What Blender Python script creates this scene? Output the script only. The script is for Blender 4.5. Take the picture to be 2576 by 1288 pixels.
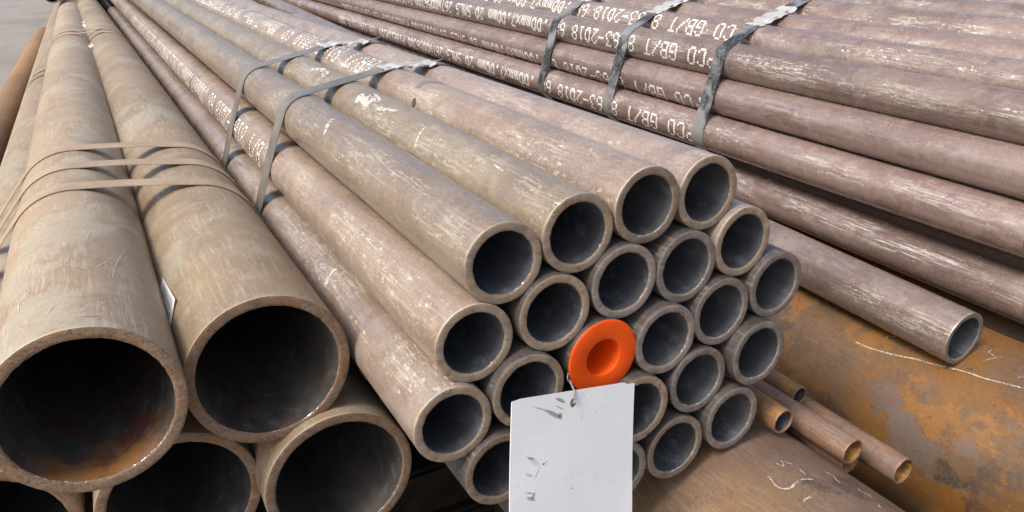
import bpy, bmesh, math, random
from mathutils import Vector, Matrix, noise
random.seed(7)
PI = math.pi
for o in list(bpy.data.objects): bpy.data.objects.remove(o)
sc = bpy.context.scene
C = sc.collection
ZO = 0.852                       # camera height above the ground (m)

# ------------------------------------------------------------------ camera
cam = bpy.data.cameras.new('camera'); cam.sensor_width = 36.0; cam.lens = 1938.3/2576*36
cam.clip_start = 0.02; cam.clip_end = 500
co = bpy.data.objects.new('camera', cam); C.objects.link(co); sc.camera = co
WR = ((0.8738917, -0.184669, 0.4496784), (-0.4861207, -0.3319767, 0.80838), (0.0, -0.9250345, -0.3798831))
m = Matrix.Identity(4)
for i in range(3):
    m[i][0] = WR[i][0]; m[i][1] = -WR[i][1]; m[i][2] = -WR[i][2]
m[2][3] = ZO
co.matrix_world = m

# ------------------------------------------------------------------ world, sun, exposure
TO_SUN = Vector((-0.62, -0.13, 0.74)).normalized()
wd = bpy.data.worlds.new('World'); sc.world = wd; wd.use_nodes = True
nt = wd.node_tree; nt.nodes.clear()
sky = nt.nodes.new('ShaderNodeTexSky'); sky.sky_type = 'NISHITA'; sky.sun_disc = False
sky.sun_elevation = math.asin(TO_SUN.z); sky.sun_rotation = math.atan2(TO_SUN.x, TO_SUN.y)
sky.air_density = 1.0; sky.dust_density = 5.0; sky.ozone_density = 0.5; sky.altitude = 50
bg = nt.nodes.new('ShaderNodeBackground'); bg.inputs['Strength'].default_value = 0.15
wo = nt.nodes.new('ShaderNodeOutputWorld')
nt.links.new(sky.outputs[0], bg.inputs[0]); nt.links.new(bg.outputs[0], wo.inputs[0])
sl = bpy.data.lights.new('sun', 'SUN'); sl.energy = 1.5; sl.angle = math.radians(14); sl.color = (1.0, 0.94, 0.86)
so = bpy.data.objects.new('sun', sl); C.objects.link(so)
so.rotation_euler = TO_SUN.to_track_quat('Z', 'Y').to_euler(); so.location = (0, 0, 4)
sc.view_settings.view_transform = 'Standard'; sc.view_settings.look = 'None'
sc.view_settings.exposure = 0.42; sc.view_settings.gamma = 1.0
sc.render.engine = 'CYCLES'

# ------------------------------------------------------------------ node helper
class N:
    def __init__(s, name):
        s.m = bpy.data.materials.new(name); s.m.use_nodes = True; s.t = s.m.node_tree
        s.t.nodes.clear()
        s.out = s.t.nodes.new('ShaderNodeOutputMaterial')
        s.b = s.t.nodes.new('ShaderNodeBsdfPrincipled')
        s.t.links.new(s.b.outputs[0], s.out.inputs[0])
        tc = s.t.nodes.new('ShaderNodeTexCoord'); oi = s.t.nodes.new('ShaderNodeObjectInfo')
        s.obj = tc.outputs['Object']; s.rnd = oi.outputs['Random']
        k = s.vm('SCALE', s.cx(s.rnd, s.rnd, s.rnd), sc=37.0)
        s.p = s.vm('ADD', s.obj, k)
    def lk(s, a, b):
        if isinstance(a, (int, float)): b.default_value = a
        elif isinstance(a, (tuple, list)): b.default_value = a if len(a) == len(b.default_value) else (*a, 1)
        else: s.t.links.new(a, b)
    def cx(s, x, y, z):
        n = s.t.nodes.new('ShaderNodeCombineXYZ')
        for i, q in enumerate((x, y, z)): s.lk(q, n.inputs[i])
        return n.outputs[0]
    def vm(s, op, a, b=None, sc=None):
        n = s.t.nodes.new('ShaderNodeVectorMath'); n.operation = op; s.lk(a, n.inputs[0])
        if b is not None: s.lk(b, n.inputs[1])
        if sc is not None: s.lk(sc, n.inputs['Scale'])
        return n.outputs['Value'] if op in ('DOT_PRODUCT', 'LENGTH') else n.outputs[0]
    def ma(s, op, a, b=0.5, c=0.5, cl=False):
        n = s.t.nodes.new('ShaderNodeMath'); n.operation = op; n.use_clamp = cl
        s.lk(a, n.inputs[0]); s.lk(b, n.inputs[1]); s.lk(c, n.inputs[2]); return n.outputs[0]
    def sc(s, v, x, y, z): return s.vm('MULTIPLY', v, (x, y, z))
    def noise(s, v, scale, det=4, rough=.55, dist=0.0):
        n = s.t.nodes.new('ShaderNodeTexNoise'); s.lk(v, n.inputs['Vector'])
        n.inputs['Scale'].default_value = scale; n.inputs['Detail'].default_value = det
        n.inputs['Roughness'].default_value = rough; n.inputs['Distortion'].default_value = dist
        return n.outputs[0]
    def vor(s, v, scale, feat='F1', rnd=1.0):
        n = s.t.nodes.new('ShaderNodeTexVoronoi'); n.feature = feat; s.lk(v, n.inputs['Vector'])
        n.inputs['Scale'].default_value = scale; n.inputs['Randomness'].default_value = rnd
        return n.outputs
    def ramp(s, f, a, b, lo=0.0, hi=1.0):
        n = s.t.nodes.new('ShaderNodeMapRange'); n.interpolation_type = 'SMOOTHSTEP'; s.lk(f, n.inputs[0])
        for i, q in enumerate((a, b, lo, hi)): n.inputs[i+1].default_value = q
        return n.outputs[0]
    def mix(s, f, a, b, mode='MIX'):
        n = s.t.nodes.new('ShaderNodeMix'); n.data_type = 'RGBA'; n.blend_type = mode
        s.lk(f, n.inputs[0]); s.lk(a, n.inputs[6]); s.lk(b, n.inputs[7]); return n.outputs[2]
    def bump(s, h, st, dist=.001, nrm=None):
        n = s.t.nodes.new('ShaderNodeBump'); n.inputs['Strength'].default_value = st
        n.inputs['Distance'].default_value = dist; s.lk(h, n.inputs['Height'])
        if nrm is not None: s.t.links.new(nrm, n.inputs['Normal'])
        return n.outputs[0]
    def sep(s, v):
        n = s.t.nodes.new('ShaderNodeSeparateXYZ'); s.lk(v, n.inputs[0]); return n.outputs
    def fin(s, col, rough, nrm=None, metal=0.0, spec=.5, alpha=None):
        s.lk(col, s.b.inputs['Base Color']); s.lk(rough, s.b.inputs['Roughness']); s.lk(metal, s.b.inputs['Metallic'])
        s.b.inputs['Specular IOR Level'].default_value = spec
        if nrm is not None: s.t.links.new(nrm, s.b.inputs['Normal'])
        if alpha is not None: s.lk(alpha, s.b.inputs['Alpha'])
        return s.m

def steel(name, c1, c2, c3, rust=(.22, .11, .045), rusta=.3, scuff=(.5, .45, .38), scuffa=.5, band=140, bw=.75,
          fleck=.0, rough=.5, cross=0.0, blot=9.0, rough2=.18, patch=None, patcha=0.0, streak=.6, grain=.38, patch2=None, patch2a=0., bstr=.34, heavy=0., edge=.32, spec=.5, metal=0., blobs=()):
    """scaled, dusty, scratched mill steel; pipe axis is local Y"""
    n = N(name)
    p = n.p
    wp = n.vm('ADD', p, n.vm('SCALE', n.cx(n.noise(p, 11, 3), n.noise(n.vm('ADD', p, (1, 5, 2)), 11, 3), 0), sc=.03))
    st = n.sc(wp, 1, .06, 1)                      # long streaks
    cr = n.sc(wp, .35, 1, .35)                    # marks round the pipe
    big = n.noise(n.sc(wp, 1, .45, 1), blot, 6, .62)
    col = n.mix(n.ramp(big, .40, .60), c1, c2)
    md = n.noise(n.vm('ADD', wp, (2, 2, 6)), blot*4.5, 6, .65)
    col = n.mix(n.ramp(md, .46, .70, 0, .6), col, c3)
    col = n.mix(n.ramp(n.noise(n.vm('ADD', wp, (6, 1, 3)), blot*3, 6, .68), .52, .72, 0, .55), col, [q*.66 for q in c1])
    s1 = n.noise(st, 130, 5, .65)
    col = n.mix(n.ramp(s1, .46, .72, 0, streak), col, c3)
    s2 = n.noise(st, 380, 3, .6)
    col = n.mix(n.ramp(s2, .5, .75, 0, streak*.38), col, [q*.55 for q in c1])
    if cross:
        brk = n.ramp(n.noise(p, 5, 3), .42, .58)
        c_ = n.noise(cr, 34, 4, .6, .6)
        col = n.mix(n.ma('MULTIPLY', n.ramp(c_, .5, .62, 0, cross), brk), col, c3)
        c__ = n.noise(n.vm('ADD', cr, (3, 1, 2)), 60, 4, .6, .8)
        col = n.mix(n.ma('MULTIPLY', n.ramp(c__, .56, .70, 0, cross*.8), brk), col, [q*.66 for q in c1])
    if patch:
        pf = n.noise(n.vm('ADD', n.sc(wp, 1, .7, 1), (5, 3, 1)), blot*.75, 6, .6, .3)
        pe = n.ma('MULTIPLY', n.ramp(pf, .54, .575), n.ramp(n.noise(p, 55, 4, .7), .3, .55, .45, 1))
        col = n.mix(n.ma('MULTIPLY', pe, patcha), col, patch)
    if patch2:
        pf = n.noise(n.vm('ADD', wp, (15, 8, 3)), blot*1.3, 6, .62, .2)
        pe = n.ma('MULTIPLY', n.ramp(pf, .56, .59), n.ramp(n.noise(p, 75, 4, .7), .3, .55, .5, 1))
        col = n.mix(n.ma('MULTIPLY', pe, patch2a), col, patch2)
    rf = n.noise(n.vm('ADD', n.sc(wp, 1, .7, 1), (9, 2, 4)), 20, 7, .68)
    col = n.mix(n.ramp(rf, .54, .70, 0, rusta), col, rust)
    if heavy:
        rb = n.noise(n.vm('ADD', n.sc(wp, 1, .8, 1), (4, 7, 9)), 5.5, 7, .66)
        col = n.mix(n.ramp(rb, .47, .60, 0, heavy), col, rust)
        rd = n.noise(n.vm('ADD', n.sc(wp, 1, .8, 1), (1, 3, 13)), 15, 8, .72)
        col = n.mix(n.ramp(rd, .53, .60, 0, heavy*.7), col, [min(.5, q*1.35) for q in rust])
        re_ = n.noise(n.vm('ADD', n.sc(wp, 1, .8, 1), (11, 3, 3)), 12, 8, .72)
        col = n.mix(n.ramp(re_, .55, .63, 0, heavy*.65), col, (.085, .058, .042))
        rc = n.noise(n.vm('ADD', wp, (8, 8, 8)), 95, 5, .75)
        col = n.mix(n.ramp(rc, .58, .7, 0, heavy*.8), col, (.06, .035, .02))
    for ba, bs, br, bst, bc, bo in blobs:
        a_ = math.radians(ba); cv = (.158*math.cos(a_), bs/1000, .158*math.sin(a_))
        dv = n.sc(n.vm('SUBTRACT', n.vm('ADD', n.obj, n.vm('SCALE', n.cx(n.noise(p, 22, 5, .65), n.noise(n.vm('ADD', p, (2, 6, 1)), 22, 5, .65), n.noise(p, 30, 5, .6)), sc=.06)), (cv[0]+.03, cv[1]+.03, cv[2]+.03)), 1, bst, 1)
        k = n.ramp(n.vm('LENGTH', dv), br/1000*.8, br/1000*1.12, 1, 0)
        k = n.ma('MULTIPLY', k, n.ramp(n.noise(p, 110, 5, .75), .34, .56, .25, 1))
        col = n.mix(n.ma('MULTIPLY', k, bo), col, bc)
    gr = n.noise(p, 750, 4, .75)
    col = n.mix(n.ramp(gr, .38, .68, 0, grain), col, [q*.45 for q in c1])
    g2 = n.noise(n.vm('ADD', n.sc(p, 1, .5, 1), (7, 3, 5)), 520, 4, .75)
    col = n.mix(n.ramp(g2, .52, .70, 0, .45), col, [min(.6, q*1.35) for q in c3])
    sp = n.noise(n.vm('ADD', p, (3, 9, 2)), 260, 4, .7)
    col = n.mix(n.ramp(sp, .60, .68, 0, .45), col, [q*.5 for q in c1])
    # scuffs and flecks lie along one side of the pipe
    a = math.radians(band)
    xz = n.vm('NORMALIZE', n.sc(n.obj, 1, 0, 1))
    dt = n.vm('DOT_PRODUCT', xz, (math.cos(a), 0, math.sin(a)))
    wob = n.noise(n.sc(p, 1, .6, 1), 9, 3)
    dt = n.ma('ADD', dt, n.ma('MULTIPLY', n.ma('SUBTRACT', wob, .5), .45))
    bm = n.ramp(dt, bw, bw+.17)
    sf = n.noise(n.sc(n.vm('ADD', p, n.vm('SCALE', n.cx(n.noise(p, 14, 2), 0, n.noise(n.vm('ADD', p, (4, 4, 4)), 14, 2)), sc=.006)), 1, .055, 1), 330, 6, .72, .25)
    sl = n.noise(n.sc(p, 1, .45, 1), 16, 4, .6)
    msk = n.ma('MULTIPLY', n.ramp(sf, .50, .60), n.ma('MULTIPLY', bm, n.ramp(sl, .40, .60)))
    col = n.mix(n.ma('MULTIPLY', msk, scuffa), col, scuff)
    # sparse scratches everywhere
    sx = n.noise(n.vm('ADD', n.sc(p, 1, .35, 1), (2, 8, 5)), 190, 2, .5, 1.8)
    col = n.mix(n.ramp(sx, .66, .71, 0, .3), col, scuff)
    if fleck:
        for q, (vs_, th, wd_) in enumerate(((330, 1.0, .42), (170, 1.12, .45))):
            wv = n.vm('ADD', n.sc(n.vm('ADD', p, (q, q, q)), 1, wd_, 1), n.vm('SCALE', n.cx(n.noise(p, 260, 3), n.noise(p, 310, 3), n.noise(p, 280, 3)), sc=.006))
            v = n.vor(wv, vs_)
            rn = n.sep(v['Color'])
            fl = n.ramp(n.ma('ADD', v['Distance'], n.ma('MULTIPLY', rn[1], .22)), .28, .42, 1, 0)
            bm2 = n.ramp(dt, bw+.02, bw+.20)
            k = n.ma('MULTIPLY', fl, n.ma('GREATER_THAN', n.ma('ADD', rn[0], n.ma('MULTIPLY', n.ramp(sl, .38, .62), n.ma('MULTIPLY', bm2, .78))), th))
            col = n.mix(n.ma('MULTIPLY', k, fleck), col, (.74, .68, .56))
            msk = n.ma('MAXIMUM', msk, k)
    yy = n.sep(n.obj)[1]
    lit_edge = n.ma('MULTIPLY', edge, n.ramp(n.vm('DOT_PRODUCT', xz, (-.6, 0, .8)), .45, .95))  # lit rim painted into the colour, pale on the sunward top left
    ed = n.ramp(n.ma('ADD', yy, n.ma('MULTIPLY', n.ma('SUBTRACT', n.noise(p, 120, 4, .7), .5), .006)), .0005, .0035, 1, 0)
    col = n.mix(n.ma('MULTIPLY', ed, lit_edge), col, [min(.7, q*1.9) for q in c3])
    h = n.ma('ADD', n.ma('MULTIPLY', gr, .35), n.ma('ADD', n.ma('MULTIPLY', md, .45), n.ma('MULTIPLY', s1, .3*streak)))
    nb = n.bump(h, bstr, .0007)
    nb = n.bump(n.noise(n.sc(p, 1, .4, 1), 16, 2), .22, .003, nb)
    rg = n.ma('ADD', rough, n.ma('MULTIPLY', n.ma('SUBTRACT', md, .5), rough2*2))
    rg = n.ma('ADD', rg, n.ma('MULTIPLY', n.ma('SUBTRACT', big, .5), .35))
    rg = n.ma('SUBTRACT', rg, n.ma('MULTIPLY', msk, .12))
    col = n.mix(1.0, col, n.cx(n.ramp(n.rnd, 0, 1, .88, 1.12), n.ramp(n.rnd, 0, 1, .88, 1.11), n.ramp(n.rnd, 0, 1, .88, 1.09)), 'MULTIPLY')
    return n.fin(col, rg, nb, metal, spec)

def face_mat(name, c1, c2, rust=.2, grain=1.0):
    n = N(name); p = n.p
    col = n.mix(n.ramp(n.noise(p, 60, 5, .6), .35, .65), c1, c2)
    sp = n.noise(p, 650, 4, .7)
    col = n.mix(n.ramp(sp, .4, .66, 0, .55*grain), col, [q*.42 for q in c1])
    saw = n.noise(n.sc(p, .15, 1, 1), 300, 3)
    col = n.mix(n.ramp(saw, .5, .75, 0, .35), col, [q*1.5 for q in c2])
    col = n.mix(n.ramp(n.noise(n.vm('ADD', p, (4, 4, 4)), 30, 6, .65), .5, .68, 0, rust), col, (.27, .12, .035))
    dk = n.noise(n.vm('ADD', p, (7, 1, 4)), 45, 3, .5)
    col = n.mix(n.ramp(dk, .6, .72, 0, .35), col, (.075, .07, .075))
    rr = n.ma('FRACT', n.ma('MULTIPLY', n.rnd, 7.31))
    nk = n.ma('MULTIPLY', n.ramp(n.noise(n.vm('ADD', p, (8, 8, 2)), 170, 3, .6), .60, .66), .6)
    col = n.mix(nk, col, (.07, .06, .052))
    col = n.mix(1.0, col, n.cx(n.ramp(rr, 0, 1, .78, 1.12), n.ramp(rr, 0, 1, .78, 1.10), n.ramp(rr, 0, 1, .82, 1.08)), 'MULTIPLY')
    return n.fin(col, n.ramp(n.noise(p, 90), .3, .7, .5, .75), n.bump(n.ma('ADD', sp, saw), .45, .0006), 0, .4)

def bore_mat(name, c1, c2, rust=0.0):
    n = N(name); p = n.p
    col = n.mix(n.ramp(n.noise(n.sc(p, 1, .2, 1), 25, 5, .6), .4, .65), c1, c2)
    if rust:
        z = n.sep(n.obj); 
        lw = n.ramp(z[2], -.03, -.066)
        ed = n.ma('ADD', z[1], n.ma('MULTIPLY', n.noise(p, 28, 5, .6), .16))
        e = n.ramp(ed, .10, .14, 1, 0)
        col = n.mix(n.ma('MULTIPLY', n.ma('MULTIPLY', n.ma('MULTIPLY', lw, e), n.ramp(n.noise(n.vm('ADD', p, (7, 2, 2)), 26, 6, .7), .30, .50)), rust*.9), col, (.25, .115, .035))
        e2 = n.ramp(n.noise(n.vm('ADD', p, (3, 3, 1)), 16, 4, .6), .52, .6)
        col = n.mix(n.ma('MULTIPLY', n.ma('MULTIPLY', e2, n.ramp(z[2], .0, -.05)), rust*.8), col, (.12, .045, .025))
    rr = n.ma('FRACT', n.ma('MULTIPLY', n.rnd, 5.17))
    sc_ = n.noise(n.vm('ADD', n.sc(p, 1, .6, 1), (5, 5, 5)), 70, 6, .7)
    col = n.mix(n.ramp(sc_, .52, .66, 0, .5), col, [q*1.8 for q in c2])
    col = n.mix(n.ma('MULTIPLY', n.ramp(n.noise(n.vm('ADD', p, (1, 9, 5)), 30, 5, .6), .52, .62), n.ramp(rr, .3, 1, 0, .45)), col, (.14, .085, .05))
    return n.fin(col, n.ramp(sc_, .3, .7, .42, .7), n.bump(n.noise(p, 300, 4, .6), .4, .0008), 0, .5)

def burr_mat(name, base):
    n = N(name); p = n.p
    z = n.sep(n.obj)
    k = n.ma('MULTIPLY', n.ramp(n.noise(p, 330, 3, .7), .55, .61), n.ramp(n.ma('SUBTRACT', z[0], n.ma('MULTIPLY', z[2], 1.5)), .004, .035))
    k = n.ma('MULTIPLY', k, n.ramp(n.noise(p, 30, 2), .42, .55))
    return n.fin(n.mix(k, base, (.55, .55, .55)), n.ma('SUBTRACT', .6, n.ma('MULTIPLY', k, .35)), None, n.ma('MULTIPLY', k, .4))

M_BIG = steel('steel_big_dusty', (0.309, 0.226, 0.152), (0.378, 0.287, 0.196), (0.439, 0.365, 0.264), rusta=.3, rust=(0.365, 0.224, 0.108), scuff=(0.608, 0.557, 0.453), scuffa=.3,
              band=95, bw=.55, rough=.55, cross=.4, blot=7, patch=(0.419, 0.391, 0.308), patcha=.7, streak=.3)
M_BIG2 = steel('steel_big_patchy', (0.301, 0.217, 0.135), (0.368, 0.275, 0.175), (0.446, 0.371, 0.268), rusta=.4, rust=(0.374, 0.219, 0.087), scuff=(0.603, 0.548, 0.448), scuffa=.3,
               band=110, bw=.5, rough=.5, cross=.45, blot=6, patch=(0.434, 0.396, 0.312), patcha=.8, streak=.3)
M_MID = [steel('steel_mid_%s' % nm, c1, c2, c3, rusta=.35, rust=(0.298, 0.180, 0.095), scuff=(0.621, 0.590, 0.497), scuffa=.42, band=bd, bw=.74, fleck=fk, rough=.31, cross=.15, blot=bl, spec=.8,
               patch=(0.238, 0.187, 0.164), patcha=.6, streak=.5, bstr=.15)
         for nm, c1, c2, c3, bd, fk, bl in (('tan', (0.257, 0.192, 0.145), (0.322, 0.253, 0.192), (0.406, 0.344, 0.268), 140, .35, 11),
                                        ('plum', (0.280, 0.212, 0.174), (0.347, 0.275, 0.228), (0.429, 0.365, 0.308), 118, .5, 9),
                                        ('olive', (0.268, 0.208, 0.141), (0.334, 0.268, 0.189), (0.406, 0.347, 0.261), 135, .35, 12),
                                        ('brown', (0.269, 0.197, 0.154), (0.340, 0.261, 0.207), (0.433, 0.361, 0.294), 150, .4, 8),
                                        ('rosy', (0.309, 0.222, 0.190), (0.367, 0.282, 0.243), (0.454, 0.379, 0.332), 112, .45, 14))]
M_RIGHT = [steel('steel_right_%s' % nm, c1, c2, c3, rusta=.45, rust=(0.231, 0.128, 0.074), scuff=(0.660, 0.628, 0.558), scuffa=sa, band=bd, bw=bw, fleck=fk, rough=.25, rough2=.25,
                 cross=.1, blot=bl, spec=.9, metal=.22, patch=(0.203, 0.147, 0.131), patcha=.7, streak=.75, bstr=.17)
           for nm, c1, c2, c3, bd, bw, sa, fk, bl in (('speckled', (0.254, 0.180, 0.152), (0.324, 0.248, 0.213), (0.407, 0.338, 0.297), 168, .82, .85, 1.0, 12),
                                              ('plum', (0.247, 0.168, 0.150), (0.313, 0.233, 0.209), (0.396, 0.320, 0.292), 152, .82, .85, .55, 9),
                                              ('flank', (0.258, 0.186, 0.162), (0.324, 0.251, 0.221), (0.407, 0.338, 0.304), 148, .88, .8, 1.0, 15),
                                              ('worn', (0.242, 0.165, 0.143), (0.302, 0.227, 0.198), (0.396, 0.326, 0.292), 146, .80, 1.0, .3, 7),
                                              ('dull', (0.258, 0.180, 0.160), (0.318, 0.243, 0.213), (0.390, 0.320, 0.286), 160, .9, .7, .5, 10))]
M_RUSTY = steel('steel_rusty_heavy', (0.138, 0.074, 0.033), (0.163, 0.095, 0.047), (0.181, 0.113, 0.065), rusta=.5, rust=(0.246, 0.102, 0.011), scuff=(0.289, 0.232, 0.169), scuffa=.12,
                band=95, bw=.4, rough=.6, cross=0, blot=6, patch=(0.061, 0.048, 0.039), patcha=.9, streak=.10, grain=.45, patch2=(0.151, 0.127, 0.114), patch2a=.45, heavy=1.0,
                blobs=((-178, 950, 42, .5, (0.054, 0.046, 0.040), .92), (172, 905, 26, .4, (0.061, 0.049, 0.042), .85), (166, 800, 24, .7, (0.195, 0.081, 0.008), .85), (150, 815, 24, .8, (0.138, 0.109, 0.098), .85),
                       (156, 775, 20, .8, (0.151, 0.127, 0.117), .85), (162, 748, 24, .5, (0.144, 0.120, 0.107), .85), (168, 690, 12, .6, (0.043, 0.039, 0.033), .9), (176, 640, 16, .5, (0.040, 0.035, 0.033), .9), (150, 690, 14, .8, (0.159, 0.134, 0.124), .7), (180, 720, 26, .5, (0.195, 0.077, 0.008), .8), (170, 600, 34, .6, (0.202, 0.084, 0.010), .7)))
M_HEAVY = steel('steel_heavy_brown', (0.177, 0.113, 0.079), (0.219, 0.147, 0.104), (0.260, 0.186, 0.140), rusta=.5, rust=(0.270, 0.158, 0.065), scuff=(0.391, 0.344, 0.288), scuffa=.2,
                band=95, bw=.4, rough=.5, cross=0, blot=7, patch=(0.200, 0.130, 0.107), patcha=.7, streak=.06, grain=.5, patch2=(0.079, 0.060, 0.047), patch2a=.85, heavy=.38)
M_INNER = steel('steel_inner_dark', (.065, .058, .056), (.09, .08, .075), (.13, .115, .108), rust=(.12, .07, .045), rusta=.3, scuffa=.35, scuff=(.35, .32, .30), rough=.5, streak=.4, edge=.15)  # darker, greyer steel for the lower and inner bundle pipes
M_SHADE_STAIN = steel('steel_shade_stain', (.07, .052, .046), (.09, .066, .058), (.12, .09, .08), rusta=.3, scuffa=.3, rough=.55)  # shade painted as dark steel on R0 and R11; also the M3 stain
M_SMALL = steel('steel_small_brown', (.15, .095, .075), (.195, .13, .105), (.24, .17, .14), rusta=.8, rust=(.33, .15, .03), scuff=(.42, .36, .3), scuffa=.25,
                band=120, bw=.6, rough=.55, blot=16, streak=.3, heavy=.25, patch=(.085, .065, .058), patcha=.6, edge=.2)
M_SMALLO = steel('steel_small_orange', (.20, .11, .055), (.26, .145, .06), (.28, .17, .10), rusta=.9, rust=(.42, .19, .025), scuff=(.42, .36, .3), scuffa=.2,
                band=120, bw=.6, rough=.6, blot=16, streak=.25, heavy=.7, patch=(.10, .065, .045), patcha=.75, edge=.2)
M_GROUNDPIPE = steel('steel_ground_orange', (.26, .16, .085), (.38, .23, .10), (.40, .26, .13), rusta=.6, rust=(.40, .215, .075), scuff=(.4, .35, .3), scuffa=.1,
                     band=95, bw=.5, rough=.7, blot=3, streak=.2)
F_MID = face_mat('cut_face_brown', (.25, .192, .137), (.32, .25, .18), .15, .75)
F_GREY = face_mat('cut_face_grey', (.21, .175, .148), (.275, .235, .20), .1, .75)
F_BIG = face_mat('cut_face_rusty', (.23, .15, .09), (.31, .215, .14), .6, 1.5)
F_SMALL = face_mat('cut_face_small', (.26, .145, .08), (.33, .195, .105), .5)
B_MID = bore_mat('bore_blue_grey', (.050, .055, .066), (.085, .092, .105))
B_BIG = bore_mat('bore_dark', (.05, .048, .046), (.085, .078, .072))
B_RUST = bore_mat('bore_dark_rusted', (.055, .052, .05), (.085, .078, .07), 1.0)
B_SMALL = bore_mat('bore_orange', (.24, .115, .04), (.48, .24, .07))
U_MID = burr_mat('burr_edge', (.20, .16, .12)); U_BIG = burr_mat('burr_edge_big', (.2, .13, .085))

def simple(name, c1, c2, scale=80, rough=.6, metal=0., bmp=.2, spec=.5):
    n = N(name)
    return n.fin(n.mix(n.ramp(n.noise(n.p, scale, 5, .6), .35, .65), c1, c2), rough, n.bump(n.noise(n.p, scale*4, 4), bmp, .0005), metal, spec)

# ------------------------------------------------------------------ mesh helpers
def mesh_obj(name, verts, faces, mats, parent=None, smooth=True, fm=None):
    me = bpy.data.meshes.new(name); me.from_pydata([tuple(v) for v in verts], [], faces)
    if not isinstance(mats, (list, tuple)): mats = [mats]
    for q in mats: me.materials.append(q)
    if fm: me.polygons.foreach_set('material_index', fm)
    if smooth: me.polygons.foreach_set('use_smooth', [True]*len(me.polygons))
    me.update()
    o = bpy.data.objects.new(name, me); C.objects.link(o)
    if parent: o.parent = parent
    return o
def tag(o, label=None, cat=None, group=None, kind=None):
    if label: o['label'] = label
    if cat: o['category'] = cat
    if group: o['group'] = group
    if kind: o['kind'] = kind
    return o
def revolve(prof, seg, wob=None):
    """prof: list of (y, r) ; returns verts, faces round the Y axis"""
    vs, fs = [], []
    for j, (y, r) in enumerate(prof):
        for i in range(seg):
            a = 2*PI*i/seg
            rr, yy = (r, y) if wob is None else wob(a, y, r, j)
            vs.append((rr*math.cos(a), yy, rr*math.sin(a)))
    for j in range(len(prof)-1):
        for i in range(seg):
            k = (i+1) % seg
            fs.append((j*seg+i, (j+1)*seg+i, (j+1)*seg+k, j*seg+k))
    return vs, fs

PIPES = {}
def pipe(key, name, o, d, R, wall, L, mout, mface, mbore, mburr, label, group=None, seg=96, cat='pipe', ends=True, lite=False):
    d = Vector(d).normalized(); o = Vector((o[0]/1000, o[1]/1000, o[2]/1000 + ZO)); R /= 1000.; wall /= 1000.
    X = d.cross(Vector((0, 0, 1))).normalized(); Z = X.cross(d)
    M = Matrix.Identity(4)
    for i in range(3): M[i][0] = X[i]; M[i][1] = d[i]; M[i][2] = Z[i]; M[i][3] = o[i]
    rs = Vector((random.uniform(0, 99), random.uniform(0, 99), 0))
    ys = [.0003, .0012]; y = .004
    n_ = 14 if lite else 44
    for i in range(1, n_+1): ys.append(.0012 + (L-.0012)*(i/n_)**2.2)
    def wob(a, y, r, j):
        q = noise.noise(Vector((math.cos(a)*1.2, math.sin(a)*1.2, y*3)) + rs)
        rr = r*(1+.0045*q) if j > 1 else r
        e = noise.noise(Vector((math.cos(a)*4, math.sin(a)*4, 0)) + rs)*.0006 if j < 2 else 0
        return rr, y+e
    prof = [(ys[0], R-.0003), (ys[1], R)] + [(q, R) for q in ys[2:]]
    vs, fs = revolve(prof, seg, wob)
    b = mesh_obj(name, vs, fs, mout)
    b.matrix_world = M
    tag(b, label, cat, group)
    if ends:
        ri = R-wall; rg = 3 if not lite else 1
        def wf(a, y, r, j):
            e = noise.noise(Vector((math.cos(a)*4, math.sin(a)*4, 0)) + rs)*.0006
            if j >= 4:
                r += noise.noise(Vector((math.cos(a)*22, math.sin(a)*22, 5)) + rs)*.0007
            return r, y+e
        prof = [(.0003, R-.0003), (0, R-.0007), (0, R-wall*.35), (0, R-wall*.7), (.0002, ri+.0007), (.0016, ri)]
        vs, fs = revolve(prof, seg, wf)
        fm = [0]*(4*seg)+[1]*seg
        mesh_obj('cut_end', vs, fs, [mface, mburr], b, fm=fm)
        yb = [.0016, .02, .05, .1, .2, .4, .8, 1.6, L]
        vs, fs = revolve([(q, ri) for q in yb], seg)
        mesh_obj('bore', vs, [f[::-1] for f in fs], mbore, b)
    PIPES[key] = (b, o, d, R, X, Z)
    return b

def on_pipe(key, ang, s, lift=.0004):
    R = PIPES[key][3]*1.0022 + lift; a = math.radians(ang)
    return Vector((R*math.cos(a), s, R*math.sin(a)))

# ------------------------------------------------------------------ white stencil print and chalk
FONT = {'0': '01110 11011 10001 10001 10001 11011 01110', '1': '00100 01100 00100 00100 00100 00100 01110', '2': '01110 10001 00001 00010 00100 01000 11111',
 '3': '11111 00010 00100 00010 00001 10001 01110', '4': '00010 00110 01010 10010 11111 00010 00010', '5': '11111 10000 11110 00001 00001 10001 01110',
 '6': '00110 01000 10000 11110 10001 10001 01110', '7': '11111 00001 00010 00100 00100 01000 01000', '8': '01110 10001 10001 01110 10001 10001 01110',
 'P': '11110 10001 10001 11110 10000 10000 10000', 'C': '01110 10001 10000 10000 10000 10001 01110', 'O': '01110 10001 10001 10001 10001 10001 01110',
 'G': '01110 10001 10000 10111 10001 10001 01111', 'B': '11110 10001 10001 11110 10001 10001 11110', '/': '00001 00001 00010 00100 01000 10000 10000',
 'T': '11111 00100 00100 00100 00100 00100 00100', '-': '00000 00000 00000 11111 00000 00000 00000', '.': '00000 00000 00000 00000 00000 01100 01100',
 'm': '00000 00000 11010 10101 10101 10101 10101', 'x': '00000 00000 10001 01010 00100 01010 10001', 'S': '01111 10000 10000 01110 00001 00001 11110',
 'M': '10001 11011 10101 10101 10001 10001 10001', 'L': '10000 10000 10000 10000 10000 10000 11111', 'W': '10001 10001 10001 10101 10101 10101 01010',
 'E': '11111 10000 10000 11110 10000 10000 11111', 'H': '10001 10001 10001 11111 10001 10001 10001'}
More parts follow.
